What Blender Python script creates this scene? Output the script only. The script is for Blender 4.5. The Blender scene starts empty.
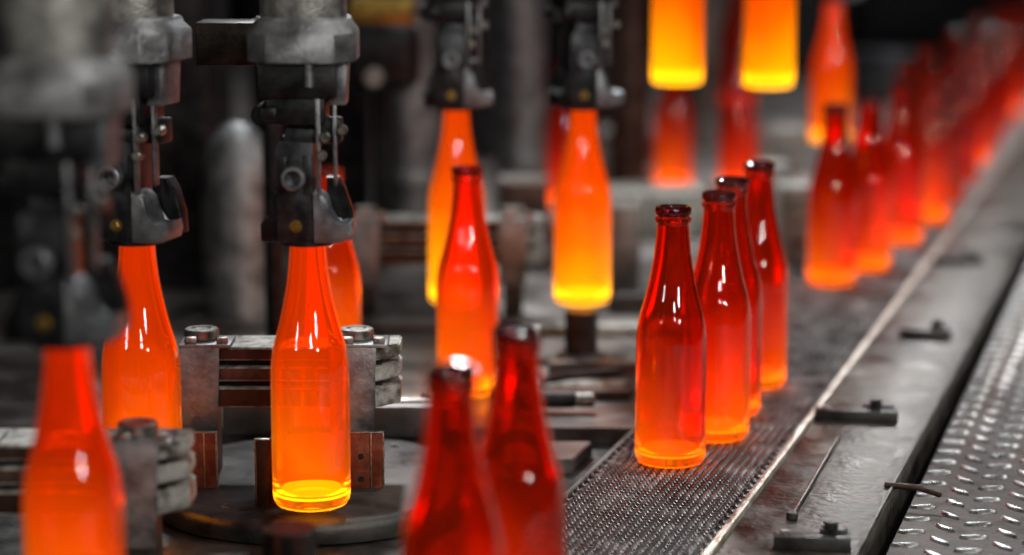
import bpy, bmesh, math, random
from mathutils import Vector, Matrix
random.seed(7)
C = bpy.context.scene.collection
PI = math.pi

# ------------------------------------------------------------------ camera
F = 2200.0; HC = 0.532; YH = -120.0
TILT = math.atan((277.5 - YH) / F)
ct, st = math.cos(TILT), math.sin(TILT)
cam_d = bpy.data.cameras.new('camera'); cam = bpy.data.objects.new('camera', cam_d); C.objects.link(cam)
cam.location = (0, 0, HC); cam.rotation_euler = (PI/2 - TILT, 0, 0)
cam_d.sensor_width = 36; cam_d.lens = F / 1024 * 36; cam_d.clip_start = 0.02; cam_d.clip_end = 60
cam_d.dof.use_dof = True; cam_d.dof.focus_distance = 1.92; cam_d.dof.aperture_fstop = 2.15
cam_d.dof.aperture_blades = 0
bpy.context.scene.camera = cam

def ray(px, py):
    x = (px - 512) / F; u = (277.5 - py) / F
    return Vector((x, ct + st * u, -st + ct * u))
def at(px, py, z=0.0):                 # where the sight line through a pixel meets the level z
    r = ray(px, py); k = (z - HC) / r.z
    return Vector((r.x * k, r.y * k, z))
def atd(px, py, D):                    # the point at distance D along the view axis
    r = ray(px, py); return Vector((r.x * D, r.y * D, HC + r.z * D))
BA = math.atan2((1215 - 512) / F, ct + st * (277.5 - YH) / F)     # heading of the conveyor
BD = Vector((math.sin(BA), math.cos(BA), 0)); BR = Vector((math.cos(BA), -math.sin(BA), 0))

# ------------------------------------------------------------------ materials
def newmat(name):
    m = bpy.data.materials.new(name); m.use_nodes = True
    nt = m.node_tree; nt.nodes.clear()
    return m, nt, nt.nodes.new('ShaderNodeOutputMaterial')
def metal(name, c1, c2, scale=40, r1=.35, r2=.6, met=.8, bump=.15, c3=None, stretch=None, spec=.5):
    m, nt, out = newmat(name); N, L = nt.nodes, nt.links
    b = N.new('ShaderNodeBsdfPrincipled'); L.new(b.outputs[0], out.inputs[0])
    tc = N.new('ShaderNodeTexCoord'); src = tc.outputs['Object']
    if stretch:
        mp = N.new('ShaderNodeMapping'); mp.inputs['Scale'].default_value = stretch
        L.new(src, mp.inputs[0]); src = mp.outputs[0]
    n1 = N.new('ShaderNodeTexNoise'); n1.inputs['Scale'].default_value = scale; n1.inputs['Detail'].default_value = 8
    n1.inputs['Roughness'].default_value = .65; L.new(src, n1.inputs['Vector'])
    n2 = N.new('ShaderNodeTexNoise'); n2.inputs['Scale'].default_value = scale * 7; n2.inputs['Detail'].default_value = 4
    L.new(src, n2.inputs['Vector'])
    rp = N.new('ShaderNodeValToRGB'); L.new(n1.outputs[0], rp.inputs[0])
    rp.color_ramp.elements[0].position = .38; rp.color_ramp.elements[0].color = (*c1, 1)
    rp.color_ramp.elements[1].position = .64; rp.color_ramp.elements[1].color = (*c2, 1)
    if c3:
        e = rp.color_ramp.elements.new(.52); e.color = (*c3, 1)
    L.new(rp.outputs[0], b.inputs['Base Color'])
    mr = N.new('ShaderNodeMapRange'); mr.inputs[1].default_value = .3; mr.inputs[2].default_value = .7
    mr.inputs[3].default_value = r1; mr.inputs[4].default_value = r2
    L.new(n1.outputs[0], mr.inputs[0]); L.new(mr.outputs[0], b.inputs['Roughness'])
    b.inputs['Metallic'].default_value = met; b.inputs['Specular IOR Level'].default_value = spec
    bp = N.new('ShaderNodeBump'); bp.inputs['Strength'].default_value = bump; bp.inputs['Distance'].default_value = .002
    L.new(n2.outputs[0], bp.inputs['Height']); L.new(bp.outputs[0], b.inputs['Normal'])
    return m
M = {}
M['cast']   = metal('cast_grey_iron', (.12,.123,.126), (.34,.345,.35), 30, .38, .6, .75, .35)
M['cast_l'] = metal('pale_oily_iron', (.16,.16,.155), (.44,.43,.40), 45, .35, .6, .75, .35)
M['black']  = metal('black_oiled_steel', (.008,.008,.009), (.03,.03,.032), 40, .3, .55, .6, .2)
M['jaw']    = metal('dark_burnished_steel', (.15,.158,.17), (.36,.37,.39), 60, .3, .5, .8, .15)
M['bolt']   = metal('worn_bolt_steel', (.16,.16,.15), (.42,.40,.36), 200, .25, .45, .9, .1)
M['brass']  = metal('tarnished_brass', (.22,.14,.03), (.5,.33,.08), 80, .3, .5, .9, .1)
M['brown']  = metal('heat_stained_brown_steel', (.045,.022,.016), (.15,.09,.07), 25, .35, .65, .7, .2, (.07,.04,.03))
M['rust']   = metal('rust_red_plate', (.13,.025,.012), (.30,.09,.05), 60, .4, .7, .4, .2, (.2,.045,.02))
M['block']  = metal('sooty_block_steel', (.022,.023,.026), (.07,.073,.08), 50, .3, .5, .8, .15)
M['bar']    = metal('dark_brown_bar_steel', (.010,.007,.005), (.04,.028,.02), 60, .3, .5, .7, .2)
M['chip']   = metal('chipped_white_painted_steel', (.10,.09,.07), (.62,.61,.56), 55, .45, .7, .2, .3, (.45,.44,.40))
M['bed']    = metal('dusty_dark_bed_steel', (.028,.027,.026), (.10,.098,.09), 18, .3, .6, .6, .3)
M['bedl']   = metal('grey_bed_steel', (.08,.075,.07), (.26,.245,.23), 9, .3, .6, .7, .25, (.15,.13,.12))
M['plate']  = metal('stained_frame_steel', (.030,.021,.014), (.19,.185,.17), 16, .24, .6, .75, .55, (.09,.075,.06))
M['rail']   = metal('worn_bright_rail', (.42,.34,.26), (.82,.76,.68), 60, .3, .5, .6, .3)
M['wire']   = metal('belt_wire_steel', (.17,.165,.165), (.62,.60,.60), 35, .22, .45, .6, .1, (.26,.25,.25))
M['tread']  = metal('worn_tread_steel', (.020,.010,.006), (.075,.058,.045), 22, .5, .75, .35, .3, (.1,.08,.07))
M['lug']    = metal('polished_lug_steel', (.35,.34,.32), (.62,.62,.62), 90, .22, .4, .95, .1)
M['wall']   = metal('sooty_wall_paint', (.006,.006,.007), (.02,.02,.02), 3, .7, .9, 0, .1)
M['floor']  = metal('oily_concrete', (.02,.019,.018), (.06,.055,.05), 4, .5, .8, 0, .2)
M['hole']   = metal('black_recess', (.004,.004,.004), (.01,.01,.01), 20, .8, .9, 0, 0)  # near-black colour of the bolt holes and the beam core

# hot glass: tinted clear glass that gives off its own heat glow, hotter where the wall is thick, plus a painted one-sided reflected glow
def hot_glass(name, tint, stops, floor=False, rough=.0):
    m, nt, out = newmat(name); N, L = nt.nodes, nt.links
    g = N.new('ShaderNodeBsdfPrincipled'); g.inputs['Base Color'].default_value = (*tint, 1)
    g.inputs['Roughness'].default_value = .02 + rough; g.inputs['IOR'].default_value = 1.5
    g.inputs['Transmission Weight'].default_value = 1.0
    tc = N.new('ShaderNodeTexCoord'); sp = N.new('ShaderNodeSeparateXYZ'); L.new(tc.outputs['Object'], sp.inputs[0])
    nz = N.new('ShaderNodeTexNoise'); nz.inputs['Scale'].default_value = 22; nz.inputs['Detail'].default_value = 1
    mp = N.new('ShaderNodeMapping'); mp.inputs['Scale'].default_value = (1, 1, .35)
    L.new(tc.outputs['Object'], mp.inputs[0]); L.new(mp.outputs[0], nz.inputs['Vector'])
    a1 = N.new('ShaderNodeMath'); a1.operation = 'MULTIPLY_ADD'; a1.inputs[1].default_value = .05; a1.inputs[2].default_value = -.025
    L.new(nz.outputs[0], a1.inputs[0])
    a2 = N.new('ShaderNodeMath'); a2.operation = 'ADD'; L.new(sp.outputs[2], a2.inputs[0]); L.new(a1.outputs[0], a2.inputs[1])
    a4 = N.new('ShaderNodeMath'); a4.operation = 'MULTIPLY_ADD'; a4.inputs[1].default_value = .75  # shift along x paints in the glow of hot neighbours on one side
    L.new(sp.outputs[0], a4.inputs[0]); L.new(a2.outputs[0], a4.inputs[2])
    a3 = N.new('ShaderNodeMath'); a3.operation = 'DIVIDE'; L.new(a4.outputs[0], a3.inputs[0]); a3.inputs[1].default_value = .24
    rp = N.new('ShaderNodeValToRGB'); L.new(a3.outputs[0], rp.inputs[0])
    e = rp.color_ramp.elements
    for i, (z, c) in enumerate(stops):
        if i < 2: el = e[i]; el.position = z / .24
        else: el = e.new(z / .24)
    for el, (z, c) in zip(sorted(e, key=lambda q: q.position), stops): pass
    es = list(e)
    for (z, c) in stops:
        el = min(es, key=lambda q: abs(q.position - z / .24)); el.color = (*c, 1)
    em = N.new('ShaderNodeEmission'); L.new(rp.outputs[0], em.inputs[0])
    lw = N.new('ShaderNodeLayerWeight'); lw.inputs[0].default_value = .35
    mr = N.new('ShaderNodeMapRange'); mr.inputs[3].default_value = 1.0; mr.inputs[4].default_value = .3
    L.new(lw.outputs['Facing'], mr.inputs[0])
    if not floor: L.new(mr.outputs[0], em.inputs[1])
    ad = N.new('ShaderNodeAddShader'); L.new(g.outputs[0], ad.inputs[0]); L.new(em.outputs[0], ad.inputs[1])
    L.new(ad.outputs[0], out.inputs[0])
    return m
def sc3(c, k): return tuple(x * k for x in c)
G = {}
def glass_set(key, tint, stops, fl, lip):
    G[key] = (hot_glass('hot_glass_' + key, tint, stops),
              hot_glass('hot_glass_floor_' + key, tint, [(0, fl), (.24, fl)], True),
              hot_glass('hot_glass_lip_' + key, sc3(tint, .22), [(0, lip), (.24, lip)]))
glass_set('orange', (1, .22, .04),                 # just out of the mould
   [(0, (.27,.060,.0004)), (.03, (.26,.080,.0003)), (.08, (.195,.034,.0002)), (.13, (.150,.018,.0002)), (.235, (.165,.016,.0001))],
   (3.2, 2.2, .03), (.15,.015,.0))
glass_set('yellow', (1, .30, .05),                 # hottest, yellow foot
   [(0, (.60,.34,.0008)), (.045, (.44,.19,.0006)), (.09, (.28,.070,.0003)), (.14, (.20,.034,.0002)), (.235, (.19,.024,.0001))],
   (1.8, 1.3, .04), (.15,.015,.0))
glass_set('warm', (1, .18, .03),                   # cooling in the foreground tongs
   [(0, (.30,.10,.0004)), (.03, (.26,.08,.0003)), (.09, (.20,.034,.0002)), (.14, (.10,.009,.0002)), (.235, (.13,.011,.0001))],
   (2.8, 1.8, .03), (.1,.01,.0))
glass_set('ember', (.95, .13, .02),               # warm, standing on the dead plate
   [(0, (.34,.11,.0005)), (.03, (.27,.07,.0004)), (.09, (.20,.032,.0003)), (.125, (.10,.010,.0002)), (.235, (.05,.003,.0001))],
   (2.8, 1.6, .01), (.015,.001,.0))
glass_set('red', (.80, .07, .010),                 # cooling on the belt
   [(0, (.30,.080,.0004)), (.03, (.22,.036,.0003)), (.075, (.11,.010,.0002)), (.12, (.034,.0028,.0001)), (.235, (.016,.0014,.00005))],
   (2.2, .9, .005), (.001,.0001,.0001))
glass_set('cool', (.70, .05, .010),                # far down the belt
   [(0, (.09,.014,.0002)), (.03, (.05,.005,.0002)), (.075, (.025,.002,.0001)), (.12, (.015,.0012,.0001)), (.235, (.012,.0010,.00005))],
   (.8, .15, .002), (.001,.0001,.0001))

# ------------------------------------------------------------------ mesh helpers
def tag(o, label=None, cat=None, group=None, kind=None):
    if label: o['label'] = label
    if cat: o['category'] = cat
    if group: o['group'] = group
    if kind: o['kind'] = kind
    return o
def obj(name, bm, mats, parent=None, loc=(0,0,0), smooth=True, rz=0):
    me = bpy.data.meshes.new(name)
    bmesh.ops.recalc_face_normals(bm, faces=bm.faces)
    bm.to_mesh(me); bm.free()
    for m in (mats if isinstance(mats, (list, tuple)) else [mats]): me.materials.append(m)
    if smooth:
        me.polygons.foreach_set('use_smooth', [True] * len(me.polygons))
        me.set_sharp_from_angle(angle=math.radians(38))
    o = bpy.data.objects.new(name, me); C.objects.link(o)
    o.location = loc; o.rotation_euler = (0, 0, rz)
    if parent: o.parent = parent
    return o
def thing(name, label, cat, loc=(0,0,0), rz=0, group=None):
    o = bpy.data.objects.new(name, None); C.objects.link(o); o.empty_display_size = .02
    o.location = loc; o.rotation_euler = (0, 0, rz)
    return tag(o, label, cat, group)
def dup(o, loc=None, rz=None, label=None, group=None, parent=None):
    c = o.copy(); C.objects.link(c)
    if parent: c.parent = parent
    for ch in o.children: dup(ch, parent=c)
    if loc is not None: c.location = loc
    if rz is not None: c.rotation_euler = (0, 0, rz)
    if label: c['label'] = label
    if group: c['group'] = group
    return c
def bx(bm, x0, x1, y0, y1, z0, z1, bev=0.0, seg=2, rot=None, about=None):
    r = bmesh.ops.create_cube(bm, size=1)
    vs = r['verts']
    bmesh.ops.scale(bm, vec=(x1 - x0, y1 - y0, z1 - z0), verts=vs)
    bmesh.ops.translate(bm, vec=((x0+x1)/2, (y0+y1)/2, (z0+z1)/2), verts=vs)
    if bev:
        es = list({e for v in vs for e in v.link_edges})
        q = bmesh.ops.bevel(bm, geom=es, offset=bev, segments=seg, affect='EDGES', profile=.5)
        vs = list(set(q['verts']) | {v for v in vs if v.is_valid})
    if rot is not None:
        bmesh.ops.rotate(bm, cent=about or ((x0+x1)/2, (y0+y1)/2, (z0+z1)/2), matrix=rot, verts=vs)
    return vs
def cyl(bm, p0, p1, r0, r1=None, seg=32, caps=True, bev=0.0):
    p0, p1 = Vector(p0), Vector(p1); d = p1 - p0; L = d.length
    r1 = r0 if r1 is None else r1
    q = d.to_track_quat('Z', 'Y').to_matrix().to_4x4()
    prof = [(r0, 0), (r1, L)] if not bev else [(r0 - bev, 0), (r0, bev), (r1, L - bev), (r1 - bev, L)]
    rings = []
    for r, z in prof:
        rings.append([bm.verts.new(Matrix.Translation(p0) @ q @ Vector((r*math.cos(2*PI*k/seg), r*math.sin(2*PI*k/seg), z))) for k in range(seg)])
    for a, b in zip(rings, rings[1:]):
        for k in range(seg): bm.faces.new((a[k], a[(k+1) % seg], b[(k+1) % seg], b[k]))
    if caps:
        bm.faces.new(list(reversed(rings[0]))); bm.faces.new(rings[-1])
def tube(bm, p0, p1, ro, ri, seg=32):          # hollow boss
    p0, p1 = Vector(p0), Vector(p1); d = p1 - p0; L = d.length
    q = Matrix.Translation(p0) @ d.to_track_quat('Z', 'Y').to_matrix().to_4x4()
    prof = [(ri, L*.1), (ri, L), (ro - .0008, L), (ro, L - .0008), (ro, 0)]
    rings = [[bm.verts.new(q @ Vector((r*math.cos(2*PI*k/seg), r*math.sin(2*PI*k/seg), z))) for k in range(seg)] for r, z in prof]
    for a, b in zip(rings, rings[1:]):
        for k in range(seg): bm.faces.new((a[k], a[(k+1) % seg], b[(k+1) % seg], b[k]))
    bm.faces.new(rings[0]); bm.faces.new(rings[-1])
def lathe(bm, prof, seg=64, mat=None):
    """prof: (r, z, material index of the band above); r = 0 makes a pole"""
    rings = []
    for p in prof:
        r, z = p[0], p[1]
        rings.append([bm.verts.new((0, 0, z))] if r < 1e-6 else
                     [bm.verts.new((r*math.cos(2*PI*k/seg), r*math.sin(2*PI*k/seg), z)) for k in range(seg)])
    for i in range(len(rings) - 1):
        a, b = rings[i], rings[i+1]
        for k in range(seg):
            k2 = (k + 1) % seg
            if len(a) == 1 and len(b) == 1: continue
            f = bm.faces.new((a[0], b[k2], b[k])) if len(a) == 1 else bm.faces.new((a[k], a[k2], b[0])) if len(b) == 1 else bm.faces.new((a[k], a[k2], b[k2], b[k]))
            if len(prof[i]) > 2: f.material_index = prof[i][2]
def prism(bm, pts, y0, y1, bev=0.0):            # outline in x,z pushed from y0 to y1
    a = [bm.verts.new((x, y0, z)) for x, z in pts]; b = [bm.verts.new((x, y1, z)) for x, z in pts]
    fs = [bm.faces.new(a), bm.faces.new(list(reversed(b)))]
    n = len(pts)
    for k in range(n): bm.faces.new((a[k], b[k], b[(k+1) % n], a[(k+1) % n]))
    if bev:
        es = [e for f in fs for e in f.edges]
        bmesh.ops.bevel(bm, geom=es, offset=bev, segments=2, affect='EDGES', profile=.5)
def hexbolt(bm, x, y, z, r=.005, h=.004, ax=(0,0,1)):
    a = Vector(ax); p = Vector((x, y, z))
    cyl(bm, p, p + a * h * .35, r * 1.35, seg=24)
    cyl(bm, p + a * h * .3, p + a * h, r, seg=6, bev=.0006)

# ------------------------------------------------------------------ the bottle
def spline(pts, n=6):
    out = []
    for i in range(len(pts) - 1):
        p0, p1, p2, p3 = pts[max(i-1, 0)], pts[i], pts[i+1], pts[min(i+2, len(pts)-1)]
        for k in range(n):
            t = k / n
            out.append(tuple(.5*((2*p1[j]) + (-p0[j]+p2[j])*t + (2*p0[j]-5*p1[j]+4*p2[j]-p3[j])*t*t + (-p0[j]+3*p1[j]-3*p2[j]+p3[j])*t**3) for j in (0, 1)))
    out.append(pts[-1]); return out
shoulder = [(.0330,.100),(.0329,.113),(.0322,.124),(.0303,.136),(.0272,.147),(.0238,.160),(.0205,.175),(.0178,.190),(.0160,.205),(.0151,.217),(.0149,.2235)]
outer = [(0,.0035),(.016,.0030),(.0245,.0),(.0270,0.0),(.0300,.0012),(.0320,.0045),(.0328,.009),(.0330,.016),(.0330,.05),(.0330,.08)] + spline(shoulder, 4)
outer += [(.0152,.2245),(.0166,.2262),(.0168,.2275),(.0166,.2288),(.0150,.2300),(.0146,.2310)]
inner_sh = [(r - .0032, z) for r, z in spline(shoulder, 4)]
inner = [(.0114,.2310),(.0116,.2240)] + list(reversed(inner_sh)) + [(.0298,.08),(.0298,.03),(.0292,.018),(.0270,.0118),(.0235,.0092),(.012,.0088),(0,.0098)]
def bottle_mesh_objs():
    bm = bmesh.new()
    prof = [(r, z, 0) for r, z in outer] + [(r, z, 0) for r, z in inner]
    k = len(prof)
    prof = [(p[0], p[1], 1 if i >= k - 4 else 0) for i, p in enumerate(prof)]
    lathe(bm, prof, 64)
    bl = bmesh.new()
    lip = []
    for r, z in [(.0112,.2316),(.0146,.2316),(.0160,.2322),(.0166,.2340),(.0166,.2372),(.0159,.2392),(.0143,.2400),(.0124,.2396),(.0113,.2382),(.0112,.2316)]: lip.append((r, z, 0))
    lathe(bl, lip, 64)
    bmesh.ops.remove_doubles(bl, verts=bl.verts, dist=1e-6)
    return bm, bl
PROTO = {}
def bottle(key, p, label, group=None, rz=None):
    rz = random.uniform(0, 6.28) if rz is None else rz
    if key not in PROTO:
        bm, bl = bottle_mesh_objs()
        t = thing('glass_bottle', label, 'bottle', p, rz, group)
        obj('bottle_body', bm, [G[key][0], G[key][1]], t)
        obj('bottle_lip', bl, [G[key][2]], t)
        PROTO[key] = t; return t
    t = dup(PROTO[key], p, rz, label, group)
    if not group and 'group' in t: del t['group']
    return t
def gnd(px, base_y): return at(px, base_y, 0.0)
def hung(px, base_y, s):                       # a held bottle: column px, foot row, at distance F / s
    p = atd(px, base_y, F / s); return p

# ------------------------------------------------------------------ the tongs
def octa(hx, hy, c):
    return [(-hx+c,-hy),(hx-c,-hy),(hx,-hy+c),(hx,hy-c),(hx-c,hy),(-hx+c,hy),(-hx,hy-c),(-hx,-hy+c)]
def loft(bm, rings):
    rs = [[bm.verts.new((x, y, z)) for x, y in pts] for pts, z in rings]
    n = len(rs[0])
    for a, b in zip(rs, rs[1:]):
        for k in range(n): bm.faces.new((a[k], a[(k+1)%n], b[(k+1)%n], b[k]))
    bm.faces.new(list(reversed(rs[0]))); bm.faces.new(rs[-1])
def make_gripper(loc, rz, label, group):
    g = thing('bottle_gripper', label, 'gripper', loc, rz, group)
    # housing: cylinder on a chamfered collar
    bm = bmesh.new(); cyl(bm, (0,0,.180), (0,0,.75), .0355, .0335, 48); obj('cylinder', bm, M['cast_l'], g)
    bm = bmesh.new()
    loft(bm, [(octa(.0435,.042,.017), .1475), (octa(.0435,.042,.017), .1715), (octa(.0380,.0365,.0165), .1790), (octa(.0372,.0360,.0160), .1830)])
    bmesh.ops.bevel(bm, geom=bm.edges[:], offset=.0011, segments=2, affect='EDGES')
    obj('collar', bm, M['cast'], g)
    # black carriage under the collar
    bm = bmesh.new()
    bx(bm, -.036,.028,-.030,.030,.118,.1475,.003); bx(bm, -.030,.018,-.026,.026,.096,.121,.003)
    bx(bm, -.034,-.020,-.032,.02,.100,.112,.003)
    cyl(bm, (-.034,-.02,.104), (-.034,.02,.104), .008, seg=24, bev=.001)
    obj('carriage', bm, M['black'], g)
    bm = bmesh.new(); prism(bm, [(.020,.112),(.034,.112),(.036,.146),(.022,.146)], -.018, .018, .001); cyl(bm, (.006,-.031,.128),(.006,-.031,.147),.0042); obj('side_plate', bm, M['jaw'], g)
    # jaw block with boss
    bm = bmesh.new()
    prism(bm, [(-.027,.0),(.004,.0),(.004,.082),(-.024,.084),(-.027,.076)], -.024, .018, .0012)
    prism(bm, [(-.022,.078),(.003,.078),(.006,.092),(-.018,.094)], -.020, .016, .001)
    bx(bm, -.023,-.018,-.0262,-.02,.050,.071,.0008); bx(bm, -.004,.002,-.0262,-.02,.040,.072,.0008)
    jb = obj('jaw_block', bm, M['block'], g)
    bm = bmesh.new(); tube(bm, (-.012,-.023,.054), (-.012,-.036,.054), .0098, .0066); obj('pivot_boss', bm, M['jaw'], jb)
    bm = bmesh.new(); hexbolt(bm, -.011,-.024,.0135,.0038,.004,(0,-1,0)); obj('bolt', bm, M['brass'], jb)
    # left jaw: skirt dropping outward
    bm = bmesh.new()
    prism(bm, [(-.040,.0015),(-.038,.0),(-.024,.0),(-.024,.045),(-.029,.040),(-.033,.020),(-.040,.015)], -.021, .022, .0015)
    obj('jaw', bm, M['black'], g)
    bm = bmesh.new()
    prism(bm, [(.0035,.0),(.022,.0),(.0345,.003),(.0365,.010),(.0350,.0175),(.0300,.0145),(.0250,.0135),(.0200,.0160),(.0170,.024),(.0140,.036),(.0090,.0405),(.0035,.042)], -.027, .004, .0014)
    obj('jaw', bm, M['jaw'], g)
    bm = bmesh.new()
    prism(bm, [(.012,.002),(.034,.004),(.033,.022),(.027,.040),(.022,.050),(.012,.050)], .006, .022, .0014)
    obj('rear_jaw', bm, M['black'], g)
    # cup closing on the neck
    bm = bmesh.new(); tube(bm, (0,0,.004), (0,0,-.004), .0235, .0172, 40); obj('neck_ring', bm, M['black'], g)
    # links
    bm = bmesh.new(); bx(bm, .0065,.0100,-.027,-.020,.036,.126,.001); obj('link', bm, M['jaw'], g)
    bm = bmesh.new(); bx(bm, .0195,.0225,-.018,-.010,.046,.112,.001); obj('link', bm, M['jaw'], g)
    for x, y, z in ((.014,-.027,.087),(.0275,-.020,.092),(.011,-.0275,.072)):
        bm = bmesh.new(); cyl(bm, (x,y+.006,z),(x,y-.004,z),.0042,seg=24,bev=.001); obj('pivot_pin', bm, M['bolt'], g)
    bm = bmesh.new(); bx(bm, -.001,.026,-.012,.012,.080,.100,.002); obj('link_yoke', bm, M['black'], g)
    for ch in g.children:
        if ch.name.split('.')[0] not in ('cylinder', 'collar', 'neck_ring', 'carriage', 'side_plate'): ch.location.x = .004
    return g
# (tongs share one group)
GRP = 'bottle tongs hanging over the dead plates'
BH = .227                                        # tongs bottom above the foot of the bottle they hold
def off(p, z): return Vector((p.x, p.y, p.z + z))
b_hero = hung(312, 503, 1182)
b_left = hung(145, 502, 1180)
b_near = hung(79, 668, 1490)
row_z = 302
b_r1, b_r2, b_r3 = hung(333, row_z, 868), hung(457, row_z, 868), hung(582, row_z, 868)
bottle('orange', b_hero, 'tall orange glowing bottle with bright yellow foot, held by sharp tongs at left centre', rz=.5)
bottle('orange', b_left, 'orange bottle in sharp focus under tongs, left of the sharp one with yellow foot', rz=2.)
bottle('warm', b_near, 'blurred large orange bottle in the bottom left corner held by blurred grey tongs', rz=1.)
bottle('ember', gnd(331, 392), 'red and orange bottle half hidden behind the sharp tongs and the yellow-footed bottle')
bottle('yellow', b_r2, 'blurred orange bottle hanging under shiny blurred tongs, behind the standing orange bottle')
bottle('yellow', b_r3, 'blurred hanging bottle fading from orange to a yellow foot above a dark post')
b_t1, b_t2, b_t3, b_t4 = hung(677, 84, 800), hung(768, 87, 790), atd(830, 141, F/620), atd(738, 105, F/560)
TOPS = ((b_t1, 'left yellow-footed bottle'), (b_t2, 'right yellow-footed bottle'), (b_t3, 'tall orange bottle behind the distant group'), (b_t4, 'dull red bottle'))
bottle('yellow', b_t1, 'left of the two yellow-footed bottles hanging at the top edge')
bottle('yellow', b_t2, 'right of the two yellow-footed bottles hanging at the top edge')
gh = make_gripper(off(b_hero, BH), .0, 'dark steel tongs in sharp focus holding the yellow-footed orange bottle', GRP)
dup(gh, off(b_left, BH), -.25, 'steel tongs left of the sharp centre pair, half behind the big blurred tongs', GRP)
dup(gh, off(b_near, BH), -.1, 'largest and most blurred grey tongs in the top left corner', GRP)
dup(gh, off(b_r2, BH), .1, 'blurred shiny tongs above the orange bottle right of the sharp tongs', GRP)
dup(gh, off(b_r3, BH), .3, 'dim blurred tongs above the bottle that hangs over a dark post', GRP)

for i, (b, w) in enumerate(TOPS):
    dup(gh, off(b, BH), .1*i, 'tongs above the top edge over the ' + w, GRP)
# ------------------------------------------------------------------ bottles standing
G2 = 'bottles standing on the belt'
bottle('red', gnd(670, 461), 'nearest sharp red bottle on the mesh belt, in front of the group of four', G2, 0)
bottle('red', gnd(715, 436), 'second red bottle of the sharp belt group, just behind the nearest', G2)
bottle('red', gnd(728, 412), 'third red bottle of the belt group, mostly hidden between second and fourth', G2)
bottle('red', gnd(755, 384), 'rearmost red bottle of the sharp belt group of four', G2)
bottle('red', gnd(517, 672), 'right of the two large blurred red bottles at the bottom edge', G2)
bottle('red', gnd(453, 738), 'left of the two large blurred red bottles at the bottom edge', G2)
bottle('ember', gnd(468, 392), 'orange and red bottle with open mouth standing behind the two blurred foreground bottles', None)
bottle('red', gnd(831, 282), 'blurred red bottle with orange foot, first of the distant belt group', G2)
bottle('red', gnd(866, 268), 'second bottle of the distant belt group, narrow between its two neighbours', G2)
bottle('red', gnd(899, 241), 'third bottle of the distant belt group with bright orange foot', G2)
far = [(928,219),(944,200),(959,181),(972,161),(985,144),(997,128),(1009,112),(1021,96),
       (905,207),(922,176),(950,150),(975,122),(996,98),(1022,78)]
for px, py in far:
    bottle('red' if px in (928, 972, 1009) else 'cool', gnd(px, py), 'blurred red bottle in the distant crowd at the upper right end of the belt', 'distant crowd of bottles at the far end of the belt')
bottle('red', gnd(673, 186), 'small blurred red bottle right below the left yellow-footed hanging bottle')
bottle('red', gnd(737, 188), 'small blurred red bottle standing directly behind the belt group of four')
bottle('red', gnd(566, 203), 'small red bottle behind the left side of the bottle hanging over the dark post')
bottle('orange', b_t3, 'tall blurred orange bottle rising to the top edge behind the distant belt group')
bottle('cool', b_t4, 'dull red bottle at the top edge between the two yellow-footed bottles')

# ------------------------------------------------------------------ conveyor
pL, pR = at(560, 500), at(705, 555)
A0 = Vector((0, 1.0, 0))
def lat(p): return (p - A0).dot(BR)
def lon(p): return (p - A0).dot(BD)
LL, LR = lat(pL), lat(pR)                       # left and right belt edges in belt coordinates
def strip(name, label, cat): return thing(name, label, cat, A0, -BA)   # local x across, local y along the belt
belt = strip('conveyor_belt', 'grey woven wire mesh belt running diagonally under the red bottles', 'conveyor belt')
PX, PY = .0076, .0084                           # weave pitch across and along
S0, S1 = -.1, 6.2
W = LR - LL - .004
bm = bmesh.new()
nrow = 12; nt = int(W / PX)
for j in range(nrow):
    y0 = j * PY; ph = 0
    prev = None
    seg = 4
    N = nt * 8
    for i in range(N + 1):
        u = i / 8.0 + (.5 if j % 2 else 0)
        a = 2 * PI * u
        x = LL + .002 + min(u * PX, W)
        yy = y0 - .0038 * math.sin(a); zz = -.0032 + .0022 * math.cos(a)
        ring = [bm.verts.new((x + .0013*math.cos(k*PI/2), yy + .0003*math.cos(k*PI/2), zz + .0010*math.sin(k*PI/2))) for k in range(4)]
        if prev:
            for k in range(4): bm.faces.new((prev[k], prev[(k+1)%4], ring[(k+1)%4], ring[k]))
        prev = ring
wm = obj('wire_mesh', bm, M['wire'], belt, (0, S0, 0))
md = wm.modifiers.new('repeat', 'ARRAY'); md.use_relative_offset = False; md.use_constant_offset = True
md.constant_offset_displace = (0, nrow * PY, 0); md.count = int((S1 - S0) / (nrow * PY))
bm = bmesh.new(); bx(bm, LL + .001, LR - .001, S0, S1, -.014, -.0042, .001); obj('belt_bed', bm, M['bed'], belt)
bm = bmesh.new(); bx(bm, LL - .004, LL + .002, S0, S1, -.014, -.0008, .001); obj('edge_strip', bm, M['bed'], belt)

rail_ = strip('guide_rail', 'thin pale worn rail along the right edge of the mesh belt', 'rail')
bm = bmesh.new(); bx(bm, LR - .0005, LR + .0065, S0, S1, -.012, .0045, .0018)
obj('rail_bar', bm, M['rail'], rail_)
R2 = lat(at(860, 555))                           # outer edge of the frame plate
fr = strip('conveyor_deck', 'flat stained steel plate between the pale rail and the tread plate', 'conveyor deck')
bm = bmesh.new(); bx(bm, LR + .0065, R2, S0, S1, -.030, .0, .0015); obj('frame_plate', bm, M['plate'], fr)
bm = bmesh.new(); bx(bm, R2 - .004, R2 - .001, S0, S1, -.0005, .0022, .001); obj('edge_lip', bm, M['plate'], fr)
bm = bmesh.new(); bx(bm, R2 - .012, R2 - .002, S0, S1, -.12, -.029, .001); obj('side_web', bm, M['bed'], fr)
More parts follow.
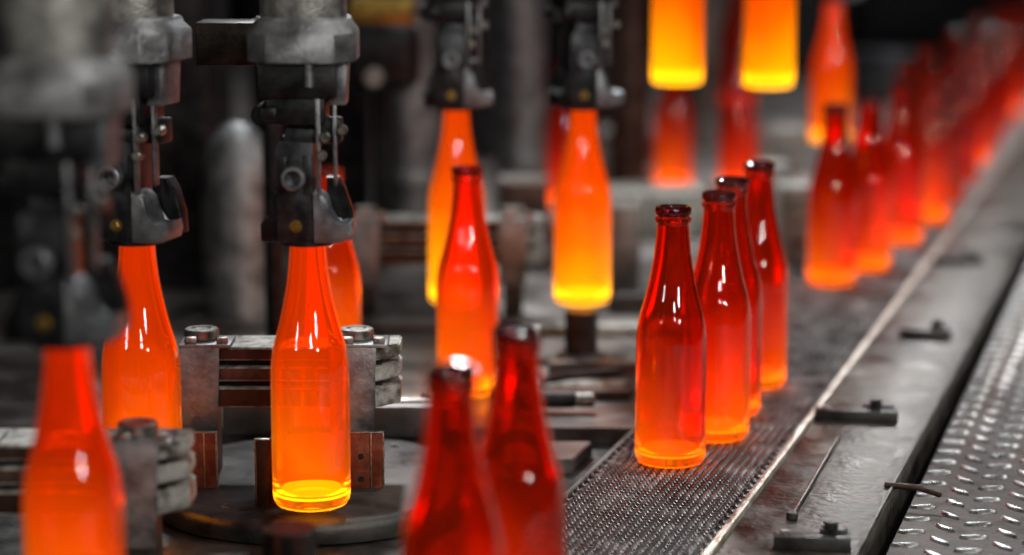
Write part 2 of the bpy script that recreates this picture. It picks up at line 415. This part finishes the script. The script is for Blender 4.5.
# items screwed on the frame plate
def onframe(px, py): p = at(px, py); return Vector((lat(p), lon(p), 0))
def clampbar(px, py, w, label):
    q = onframe(px, py); loc = A0 + BR * q.x + BD * q.y
    t = thing('clamp_bar', label, 'clamp', loc, -BA + .18, 'clamp bars bolted across the frame plate')
    bm = bmesh.new(); bx(bm, -w/2, w/2, -.008, .008, 0, .011, .0012); obj('bar', bm, M['bed'], t)
    bm = bmesh.new(); bx(bm, w*.1, w*.46, .006, .018, 0, .014, .002); lg = obj('lug', bm, M['bed'], t)
    bm = bmesh.new(); cyl(bm, (w*.24,.010,.013),(w*.24,.010,.020),.006,seg=20,bev=.001); obj('bolt', bm, M['bed'], lg)
    bm = bmesh.new(); hexbolt(bm, -w*.36,0,.011,.0042,.003); obj('bolt', bm, M['bolt'], t)
    return t
clampbar(856, 420, .082, 'dark steel bar with a lug bolted across the frame plate, nearest in full view')
clampbar(925, 338, .060, 'smaller blurred clamp bar on the frame plate behind the nearest full one')
clampbar(958, 264, .070, 'farthest blurred clamp bar on the frame plate')
clampbar(812, 548, .062, 'clamp bar at the bottom edge of the frame plate, cut by the frame')
t = thing('scribe_rod', 'thin steel rod lying along the frame plate below the nearest clamp bar', 'rod', at(792, 519), 0)
q = at(838, 440) - at(792, 519)
bm = bmesh.new(); cyl(bm, (0,0,.002), (q.x, q.y, .002), .0016, seg=12); obj('shank', bm, M['bolt'], t)
bm = bmesh.new(); cyl(bm, (0,0,0), (0,0,.006), .005, seg=20, bev=.001); obj('end_knob', bm, M['bed'], t)
t = thing('hook_pin', 'small bent pin reaching from the frame edge over the tread plate', 'pin', at(884, 487, .0), -.2)
bm = bmesh.new(); cyl(bm, (0,0,.002),(.034,0,.001),.0028,seg=16,bev=.0008); cyl(bm,(.030,0,.001),(.050,-.006,-.003),.0026,seg=16,bev=.0008); obj('shank', bm, M['brown'], t)

# tread plate
ZT = -.018
tp = strip('tread_plate', 'diamond tread steel plate with raised lugs at the right edge', 'walkway plate')
TX0, TX1 = R2 + .012, R2 + .75
bm = bmesh.new(); bx(bm, TX0, TX1, S0, S1, ZT - .006, ZT, .001); obj('base_sheet', bm, M['tread'], tp)
bm = bmesh.new()
def lug(cx, cy, ang, L=.0130, Wd=.0046, H=.0030):
    n = 10; c, s = math.cos(ang), math.sin(ang)
    rows = []
    for k in (0, .45, .8):
        rows.append([])
        for i in range(n):
            a = 2 * PI * i / n
            w = Wd * (abs(math.sin(a)) ** 1.0) * (1 if math.sin(a) >= 0 else -1)
            x = L * math.cos(a) * (1 - .55*k*.5); y = w * (1 - k)
            rows[-1].append(bm.verts.new((cx + x*c - y*s, cy + x*s + y*c, ZT + H * math.sin(k * PI / 2 / .8) - .0001)))
    for a, b in zip(rows, rows[1:]):
        for i in range(n): bm.faces.new((a[i], a[(i+1)%n], b[(i+1)%n], b[i]))
    bm.faces.new(rows[-1])
PLN, PLT = .040, .0262
for j in range(int(4.2 / PLN)):
    for i in range(24):
        a = BA + .03 if i % 2 == 0 else -.76
        lug(TX0 + .012 + i * PLT, S0 + .1 + j * PLN + (PLN/2 if i % 2 else 0), a)
o = obj('raised_lugs', bm, M['lug'], tp); o['kind'] = 'stuff'

# ------------------------------------------------------------------ machine bed left of the belt
bedthing = thing('machine_bed', 'dark dusty steel bed filling the left side under the tongs', 'machine bed')
XL = -1.6
def edge_x(y): return (A0 + BR * (LL - .006) + BD * ((y - A0.y) / BD.y)).x + (LL - .006) * 0
def belt_left(y):
    # x of the belt's left edge at world y
    p = A0 + BR * (LL - .006); k = (y - p.y) / BD.y
    return p.x + BD.x * k
def slab(name, y0, y1, z0, z1, mat, x0=XL, parent=None, gap=0.0, xr=None):
    bm = bmesh.new()
    a, b = (belt_left(y0) - gap, belt_left(y1) - gap) if xr is None else (xr, xr)
    pts = [(x0, y0), (a, y0), (b, y1), (x0, y1)]
    lo = [bm.verts.new((x, y, z0)) for x, y in pts]; hi = [bm.verts.new((x, y, z1)) for x, y in pts]
    bm.faces.new(lo); bm.faces.new(hi)
    for k in range(4): bm.faces.new((lo[k], lo[(k+1)%4], hi[(k+1)%4], hi[k]))
    bmesh.ops.bevel(bm, geom=bm.edges[:], offset=.0012, segments=2, affect='EDGES')
    return obj(name, bm, mat, parent)
slab('bed_slab', .9, 7.2, -.10, -.022, M['bed'], parent=bedthing)
slab('far_deck', 2.62, 7.0, -.022, -.0005, M['bedl'], parent=bedthing)
slab('middle_deck', 2.125, 2.60, -.022, -.004, M['bedl'], parent=bedthing)
slab('deck_strip', 2.015, 2.085, -.022, -.007, M['bedl'], x0=-.03, parent=bedthing, gap=.03)
slab('deck_strip', 1.955, 2.003, -.022, -.010, M['bed'], x0=.0, parent=bedthing, gap=.045)

for i, (y, w, z, mt) in enumerate(((2.24,.022,.006,'bed'),(2.29,.03,.001,'chip'),(2.36,.02,.010,'bedl'),(2.41,.03,.003,'bed'),(2.57,.02,.008,'chip'))):
    slab('deck_strip', y, y + w, -.004, z, M[mt], x0=-.02 + .03*(i % 3), parent=bedthing, gap=.035 + .02*(i % 2))
for i, (y, w, z, mt) in enumerate(((2.70,.03,.02,'bed'),(2.77,.03,.008,'chip'))):
    slab('deck_strip', y, y + w, -.0005, z, M[mt], x0=.12 + .04*(i % 2), parent=bedthing, gap=.05)
# dead plate disc under the sharp bottle
def deadplate(p, label, r=.115, z1=None):
    z1 = p.z - .0015 if z1 is None else z1
    t = thing('dead_plate', label, 'dead plate', (p.x, p.y + .0, -.022), 0, 'round dead plates under the tongs')
    h = z1 + .022
    bm = bmesh.new()
    lathe(bm, [(0,0),(r-.004,0),(r-.001,.002),(r,.006),(r,h-.009),(r-.0015,h-.004),(r-.006,h-.0008),(r-.010,h),(0,h)], 96)
    obj('disc', bm, M['bed'], t)
    for k in range(8):
        a = k * PI/4 + .2
        bm = bmesh.new(); hexbolt(bm, (r-.03)*math.cos(a), (r-.03)*math.sin(a), h, .0035, .0022); obj('bolt', bm, M['bolt'], t)
    return t
hp = at(298, 521, .0015); hp.y += .152
deadplate(hp, 'round dark plate under the yellow-footed bottle held by the sharp tongs', .152)

# ------------------------------------------------------------------ cooling beams with brackets
def make_beam(p, width, label, end_w=.020, k=1.0):
    """p = front lower left corner on the deck; beam carried by two folded brackets"""
    t = thing('mould_beam', label, 'machine beam', p, 0, 'slotted beams behind the rows of held bottles')
    z0, z1 = .070, .125
    for a, b, mt in ((z0, z0+.018, 'chip'), (z0+.024, z0+.037, 'chip'), (z0+.043, z1, 'chip')):
        bm = bmesh.new()
        e = end_w
        n = width
        pts = [(0,0),(n-e,0),(n,.018),(n,.055),(0,.055)]
        lo = [bm.verts.new((x, y, a)) for x, y in pts]; hi = [bm.verts.new((x, y, b)) for x, y in pts]
        bm.faces.new(lo); top = bm.faces.new(hi)
        for q in range(5):
            f = bm.faces.new((lo[q], lo[(q+1)%5], hi[(q+1)%5], hi[q]))
            if q == 0: f.material_index = 1
        bmesh.ops.bevel(bm, geom=bm.edges[:], offset=.0015, segments=2, affect='EDGES')
        obj('slat', bm, [M[mt], M['brown']], t)
    bm = bmesh.new(); bx(bm, .004, width-.016, .010, .050, z0-.001, z1-.002, .001); obj('core', bm, M['hole'], t)
    for x0 in (.0, width - .056):
        bm = bmesh.new()
        # folded plate: top flange and front face
        prism(bm, [(x0,.045),(x0+.033,.045),(x0+.036,z1+.001),(x0,z1+.001)], -.006, -.003, .0006)
        bx(bm, x0, x0+.046, -.006, .036, z1+.0005, z1+.004, .0008)
        br = obj('bracket', bm, M['cast'], t)
        bm = bmesh.new(); lathe(bm, [(0,0),(.0145,0),(.0155,.001),(.0155,.008),(.0145,.0092),(.009,.0094),(.008,.0085),(0,.0085)], 40)
        obj('round_nut', bm, M['bolt'], br, (x0+.017, .022, z1+.004))
        for bxx in (x0+.010, x0+.038):
            bm = bmesh.new(); bx(bm, -.005,.005,-.004,.004,0,.0055,.001); obj('square_bolt', bm, M['bolt'], br, (bxx, .002, z1+.004), rz=.2)
        bm = bmesh.new(); bx(bm, x0+.006, x0+.030, .012, .045, -.0, z0, .001); obj('foot', bm, M['bed'], t)
    return t
def make_angle(p, label, rz=0, h=.056, w=.030):
    t = thing('angle_plate', label, 'bracket', p, rz, 'rust red angle plates with bolt holes')
    bm = bmesh.new(); bx(bm, 0, w*.66, 0, .003, 0, h, .0006)
    fc = obj('face', bm, M['rust'], t)
    bm = bmesh.new()
    prism(bm, [(w*.66,0),(w,0),(w,h),(w*.66,h)], -.0005, .0035, .0006)
    obj('flange', bm, M['rust'], t)
    bm = bmesh.new(); bx(bm, w*.66-.0006, w*.66+.0008, -.0014, .0, 0, h, .0003); bx(bm, 0, w+.001, -.001, .004, h, h+.0012, .0003); bx(bm, w, w+.0014, -.001,.004,0,h+.0012,.0003)
    obj('worn_edge', bm, M['bolt'], t)
    for z in (h*.62, h*.25):
        bm = bmesh.new(); cyl(bm, (w*.36, -.0006, z), (w*.36, .0005, z), .0028, seg=20); obj('bolt_hole', bm, M['hole'], fc)
    bm = bmesh.new(); bx(bm, 0, w, 0, .02, -.004, 0, .0008); obj('foot', bm, M['bed'], t)
    return t
pb = atd(183, 470, 1.985)
pb = Vector((pb.x, pb.y, -.0))
wd = (400 - 183) / (F / 1.985)
make_beam(Vector((pb.x, pb.y, -.004)), wd, 'slotted pale beam with folded brackets directly behind the sharp orange bottle')
make_angle(Vector((pb.x + .004, pb.y - .03, -.006)), 'rust red angle plate with bolt holes between the two sharp orange bottles')
make_angle(Vector((pb.x + .152, pb.y - .03, -.006)), 'rust red angle plate just right of the yellow-footed bottle')
pb2 = atd(352, 330, 2.72)
make_beam(Vector((pb2.x, pb2.y, -.004)), (544-352)/(F/2.72), 'blurred slotted beam behind the standing orange bottle')
pb3 = atd(-60, 500, 1.68)
make_beam(Vector((pb3.x, pb3.y, -.016)), (186+60)/(F/1.68), 'blurred foreground beam end at lower left, behind the near bottle')
# upright guide plate left of the sharp bottle
gp = at(262, 515, 0)
t = thing('guide_plate', 'upright dark plate with worn edge touching the left side of the yellow-footed bottle', 'plate', (gp.x-.008, gp.y+.03, -.002), 0)
bm = bmesh.new(); bx(bm, 0,.012,0,.003,0,.060,.0006); obj('front_face', bm, M['brown'], t)
bm = bmesh.new(); prism(bm, [(.012,0),(.020,0),(.020,.064),(.012,.060)], 0, .02, .0006); obj('side_face', bm, M['rust'], t)
bm = bmesh.new(); bx(bm, -.001,.0005,-.001,.004,0,.061,.0003); bx(bm, -.001,.012,-.0012,.0035,.0595,.0612,.0004); obj('worn_edge', bm, M['bolt'], t)

# small arm and bolt in the near bottom left
def post(px, y_top, y_bot, D, r, label, mat='cast', name='support_post'):
    a = atd(px, y_bot, D); b = atd(px, y_top, D)
    zb = -.004 if D > 2.2 else -.022
    t = thing(name, label, 'post', (a.x, a.y, zb))
    h = b.z - zb
    bm = bmesh.new(); cyl(bm, (0,0,0), (0,0,h), r, seg=32, bev=.0015); obj('shaft', bm, M[mat], t)
    bm = bmesh.new(); cyl(bm, (0,0,0), (0,0,.012), r*1.5, seg=32, bev=.002); obj('foot_flange', bm, M[mat], t)
    return t
post(581, 309, 352, 2.48, .0185, 'dark round post under the bottle hanging with a yellow foot', 'bed')
post(290, 524, 600, 1.62, .020, 'blurred dark stub post at the bottom edge below the sharp bottle', 'bed')
# rods on the deck between the two groups
def rod(p, q, r, label, mat, cap=None, name='push_rod'):
    t = thing(name, label, 'rod', p); d = Vector(q) - Vector(p)
    bm = bmesh.new(); cyl(bm, (0,0,r), (d.x, d.y, r + d.z), r, seg=24, bev=.001); obj('shank', bm, M[mat], t)
    if cap:
        e = d.normalized()
        if cap > 0: bm = bmesh.new(); cyl(bm, Vector((d.x,d.y,r+d.z)), Vector((d.x,d.y,r+d.z)) + e*.02, r*.9, seg=24, bev=.0015)
        else: bm = bmesh.new(); cyl(bm, Vector((0,0,r)), Vector((0,0,r)) - e*.012, r*1.1, seg=24, bev=.0015)
        obj('end_cap', bm, M['bolt'], t)
    return t
rod(at(548, 383), at(622, 372), .0042, 'thin dark rod lying on the deck left of the nearest belt bottle', 'bed', -1)
rod(at(520, 408), at(575, 408), .0085, 'thick black rod with shiny end on the deck right of the large blurred bottles', 'black', 1)
rod(at(385, 476,-.01), at(440, 474,-.01), .004, 'thin steel pin on the bed right of the rust red angle plate', 'bolt')
rod(at(180, 470,-.01), at(246, 462,-.01), .004, 'thin steel pin on the bed left of the upright guide plate', 'bolt')
# low blocks on the bed
def block(x0, x1, ytop, ybot, D, dep, label, mat, name='steel_block', bolts=True, z0=None):
    a = atd(x0, ybot, D); b = atd(x1, ytop, D)
    zb = a.z if z0 is None else z0
    t = thing(name, label, 'block', (a.x, a.y, zb))
    w, h = b.x - a.x, b.z - zb
    bm = bmesh.new(); prism(bm, [(0,0),(w,0),(w,h-.004),(w-.004,h),(.004,h),(0,h-.004)], 0, dep, .0015); obj('body', bm, M[mat], t)
    bm = bmesh.new(); bx(bm, -.001, w+.001, dep*.25, dep*.75, h-.001, h+.003, .001); obj('cover_strip', bm, M['bolt' if mat!='black' else 'black'], t)
    if bolts:
        for k in (.2, .8):
            bm = bmesh.new(); hexbolt(bm, w*k, dep*.5, h+.003, .004, .004); obj('bolt', bm, M['bolt'], t)
    return t
block(366, 440, 405, 440, 2.15, .06, 'low dark grey block right of the slotted beam end', 'bedl', z0=-.004)
block(222, 276, 402, 440, 2.16, .05, 'low grey block seen under the slotted beam left of the sharp bottle', 'bedl', z0=-.004)
block(585, 706, 190, 250, 3.35, .10, 'blurred pale block behind the nearest belt bottle neck', 'chip', z0=-.0005)
block(780, 812, 186, 240, 3.1, .30, 'blurred pale block left of the distant belt group', 'chip', z0=-.0005)
block(600, 642, 130, 175, 3.9, .1, 'blurred grey block left of the small red bottles at back', 'chip', z0=-.0005)
block(764, 806, 128, 172, 3.8, .1, 'blurred grey block behind the rearmost sharp belt bottle', 'chip', z0=-.0005)
block(500, 548, 182, 240, 3.1, .1, 'blurred brown block left of the bottle hanging over the post', 'brown', z0=-.0005)
block(598, 640, 205, 262, 2.85, .08, 'blurred grey block right of the bottle hanging over the post', 'bedl', z0=-.0005)

# cross bar between the tongs
a = atd(196, 66, 1.99); b = atd(262, 22, 1.99)
t = thing('cross_bar', 'dark brown square bar joining the two sharp tongs at the top', 'bar', (a.x, a.y, a.z))
bm = bmesh.new(); bx(bm, 0, b.x-a.x-.005, 0, .05, 0, b.z-a.z, .0015); obj('bar_body', bm, M['bar'], t)
bm = bmesh.new(); bx(bm, b.x-a.x-.005, b.x-a.x, -.001, .051, -.001, b.z-a.z+.001, .001); obj('end_plate', bm, M['cast_l'], t)

# ------------------------------------------------------------------ blurred machine bodies behind
def column(px, D, r, ztop, label, mat, dome=False, name='machine_column', rings=()):
    p = atd(px, 300, D)
    t = thing(name, label, 'column', (p.x, p.y, 0))
    h = ztop
    bm = bmesh.new()
    prof = [(0,0),(r,0),(r,h-.03)] + ([(r*.93,h+.02),(r*.75,h+.05),(r*.4,h+.07),(0,h+.075)] if dome else [(r,h-.004),(r-.004,h),(0,h)])
    lathe(bm, prof, 64); obj('shell', bm, M[mat], t)
    for z in rings:
        bm = bmesh.new(); lathe(bm, [(r-.002,z),(r+.008,z+.001),(r+.009,z+.004),(r+.009,z+.02),(r+.008,z+.024),(r-.002,z+.025)], 64); obj('band', bm, M[mat], t)
    return t
column(241, 2.75, .046, .165, 'mottled grey domed column between the two sharp tongs', 'cast', True)
column(412, 3.2, .036, .9, 'blurred grey column left of the second row tongs', 'cast', rings=(.1,))
column(520, 3.5, .040, .9, 'blurred grey column between the two blurred tongs', 'cast')
column(386, 3.15, .016, .9, 'narrow dark pipe left of the blurred grey column', 'black', name='machine_pipe')
column(628, 3.9, .034, .9, 'blurred brown column right of the dim tongs', 'brown')
column(275, 2.5, .011, .9, 'narrow dark pipe directly behind the sharp tongs', 'black', name='machine_pipe')
column(700, 4.6, .06, .9, 'far grey column between the two yellow-footed bottles', 'bedl')
column(880, 5.5, .10, .12, 'far dark drum behind the distant belt group', 'block')
a = atd(345, 92, 2.9); b = atd(418, 22, 2.9)
t = thing('valve_box', 'dark rounded box with brass band at top right of the sharp tongs', 'machine box', (a.x, a.y, a.z))
bm = bmesh.new(); bx(bm, 0, b.x-a.x, 0, .12, 0, b.z-a.z, .018, 4); obj('housing', bm, M['black'], t)
bm = bmesh.new(); bx(bm, .006, b.x-a.x-.006, .01, .11, b.z-a.z-.004, b.z-a.z+.03, .003); obj('brass_band', bm, M['brass'], t)
bm = bmesh.new(); cyl(bm, ((b.x-a.x)*.4,-.001,.02),((b.x-a.x)*.4,-.014,.02),.013,seg=28,bev=.002); obj('port_cap', bm, M['cast_l'], t)
def panel(px0, px1, D, z0, z1, label, mat):
    a, b = atd(px0, 300, D), atd(px1, 300, D)
    t = thing('machine_cabinet', label, 'cabinet', (a.x, a.y, z0))
    w = b.x - a.x
    bm = bmesh.new(); bx(bm, 0, w, 0, .25, 0, z1 - z0, .004); obj('body', bm, M[mat], t)
    bm = bmesh.new(); bx(bm, w*.06, w*.94, -.006, .001, (z1-z0)*.12, (z1-z0)*.9, .003); obj('cover_panel', bm, M[mat], t)
    return t
panel(-60, 212, 2.9, .0, 1.0, 'black machine cabinet behind the large blurred tongs', 'black')
panel(255, 372, 3.4, .0, 1.0, 'black machine cabinet behind the sharp tongs', 'black')
panel(440, 500, 4.3, -.0, 1.1, 'black machine cabinet behind the shiny blurred tongs', 'black')
panel(545, 610, 4.3, -.0, 1.1, 'black machine cabinet behind the dim blurred tongs', 'black')
panel(850, 1010, 7.5, -.0, 1.3, 'black machine cabinet behind the upper right bottle crowd', 'black')
panel(740, 840, 6.2, -.0, 1.2, 'black machine cabinet far behind the belt', 'black')

# ------------------------------------------------------------------ hall
def struct(name, x0, x1, y0, y1, z0, z1, mat):
    bm = bmesh.new(); bx(bm, x0, x1, y0, y1, z0, z1); return tag(obj(name, bm, mat, smooth=False), kind='structure')
struct('floor', -5, 7, -2.5, 13, -.96, -.9, M['floor'])
struct('wall_back', -5, 7, 13, 13.2, -.9, 4, M['wall'])
struct('wall_left', -5.2, -5, -2.5, 13, -.9, 4, M['wall'])
struct('wall_right', 7, 7.2, -2.5, 13, -.9, 4, M['wall'])
# bed legs
for x, y in ((-1.3, 1.2), (-1.3, 5.5)):
    bm = bmesh.new(); bx(bm, x-.06, x+.06, y-.06, y+.06, -.9, -.1, .005); obj('leg', bm, M['bed'], bedthing)
for s in (.3, 4.5):
    bm = bmesh.new(); bx(bm, R2-.1, R2-.02, s, s+.08, -.9, -.03, .005); obj('leg', bm, M['bed'], fr)

# ------------------------------------------------------------------ light
def area(name, loc, target, size, power, col=(1,1,1), sy=None):
    l = bpy.data.lights.new(name, 'AREA'); l.size = size; l.energy = power; l.color = col
    if sy: l.shape = 'RECTANGLE'; l.size_y = sy
    o = bpy.data.objects.new(name, l); C.objects.link(o); o.location = loc
    o.rotation_euler = (Vector(target) - Vector(loc)).to_track_quat('-Z', 'Y').to_euler(); return o
area('lamp_key', (1.5, .2, 2.0), (0, 2.0, .1), .30, 16, (1, .96, .9), .2)
area('lamp_top', (.25, 2.5, 2.3), (.2, 2.2, 0), .20, 12, (.93, .97, 1), .3)
area('lamp_back', (1.2, 5.6, 2.0), (.5, 2.6, 0), .3, 30, (.95, .97, 1), .2)
area('lamp_hall_right', (1.45, -.8, 1.02), (.1, 2.0, .2), .18, 15, (1, .96, .88), .24)
area('lamp_hall_left', (-1.9, -.3, .95), (-.1, 2.0, .2), .12, 5, (1, .95, .86), .20)
area('lamp_hall_front', (.45, -1.3, 1.30), (0, 2.0, .2), .14, 7, (1, .97, .92), .16)
area('lamp_far', (-.3, 4.3, 2.2), (.2, 3.2, 0), .3, 60, (.97, .98, 1))
area('sparkle_light_belt', (2.0, 2.3, 1.7), (1.0, 3.6, .1), .07, 16, (1, .97, .93))  # added small intense light, puts sparkles on the far bottles
area('sparkle_light_front', (.9, -.4, 1.9), (.2, 2.1, .1), .06, 10, (1, .98, .95))  # added small intense light in front, for crisp glints on glass and metal
w = bpy.data.worlds.new('world'); bpy.context.scene.world = w; w.use_nodes = True
w.node_tree.nodes['Background'].inputs[0].default_value = (.5, .55, .6, 1)
w.node_tree.nodes['Background'].inputs[1].default_value = .018

sc = bpy.context.scene
sc.view_settings.view_transform = 'Standard'; sc.view_settings.look = 'None'
sc.view_settings.exposure = 0; sc.view_settings.gamma = 1; sc.view_settings.use_curve_mapping = False
sc.cycles.max_bounces = 14; sc.cycles.transmission_bounces = 12; sc.cycles.glossy_bounces = 5
sc.cycles.caustics_refractive = False; sc.cycles.caustics_reflective = False
sc.cycles.sample_clamp_indirect = 6; sc.cycles.use_denoising = True
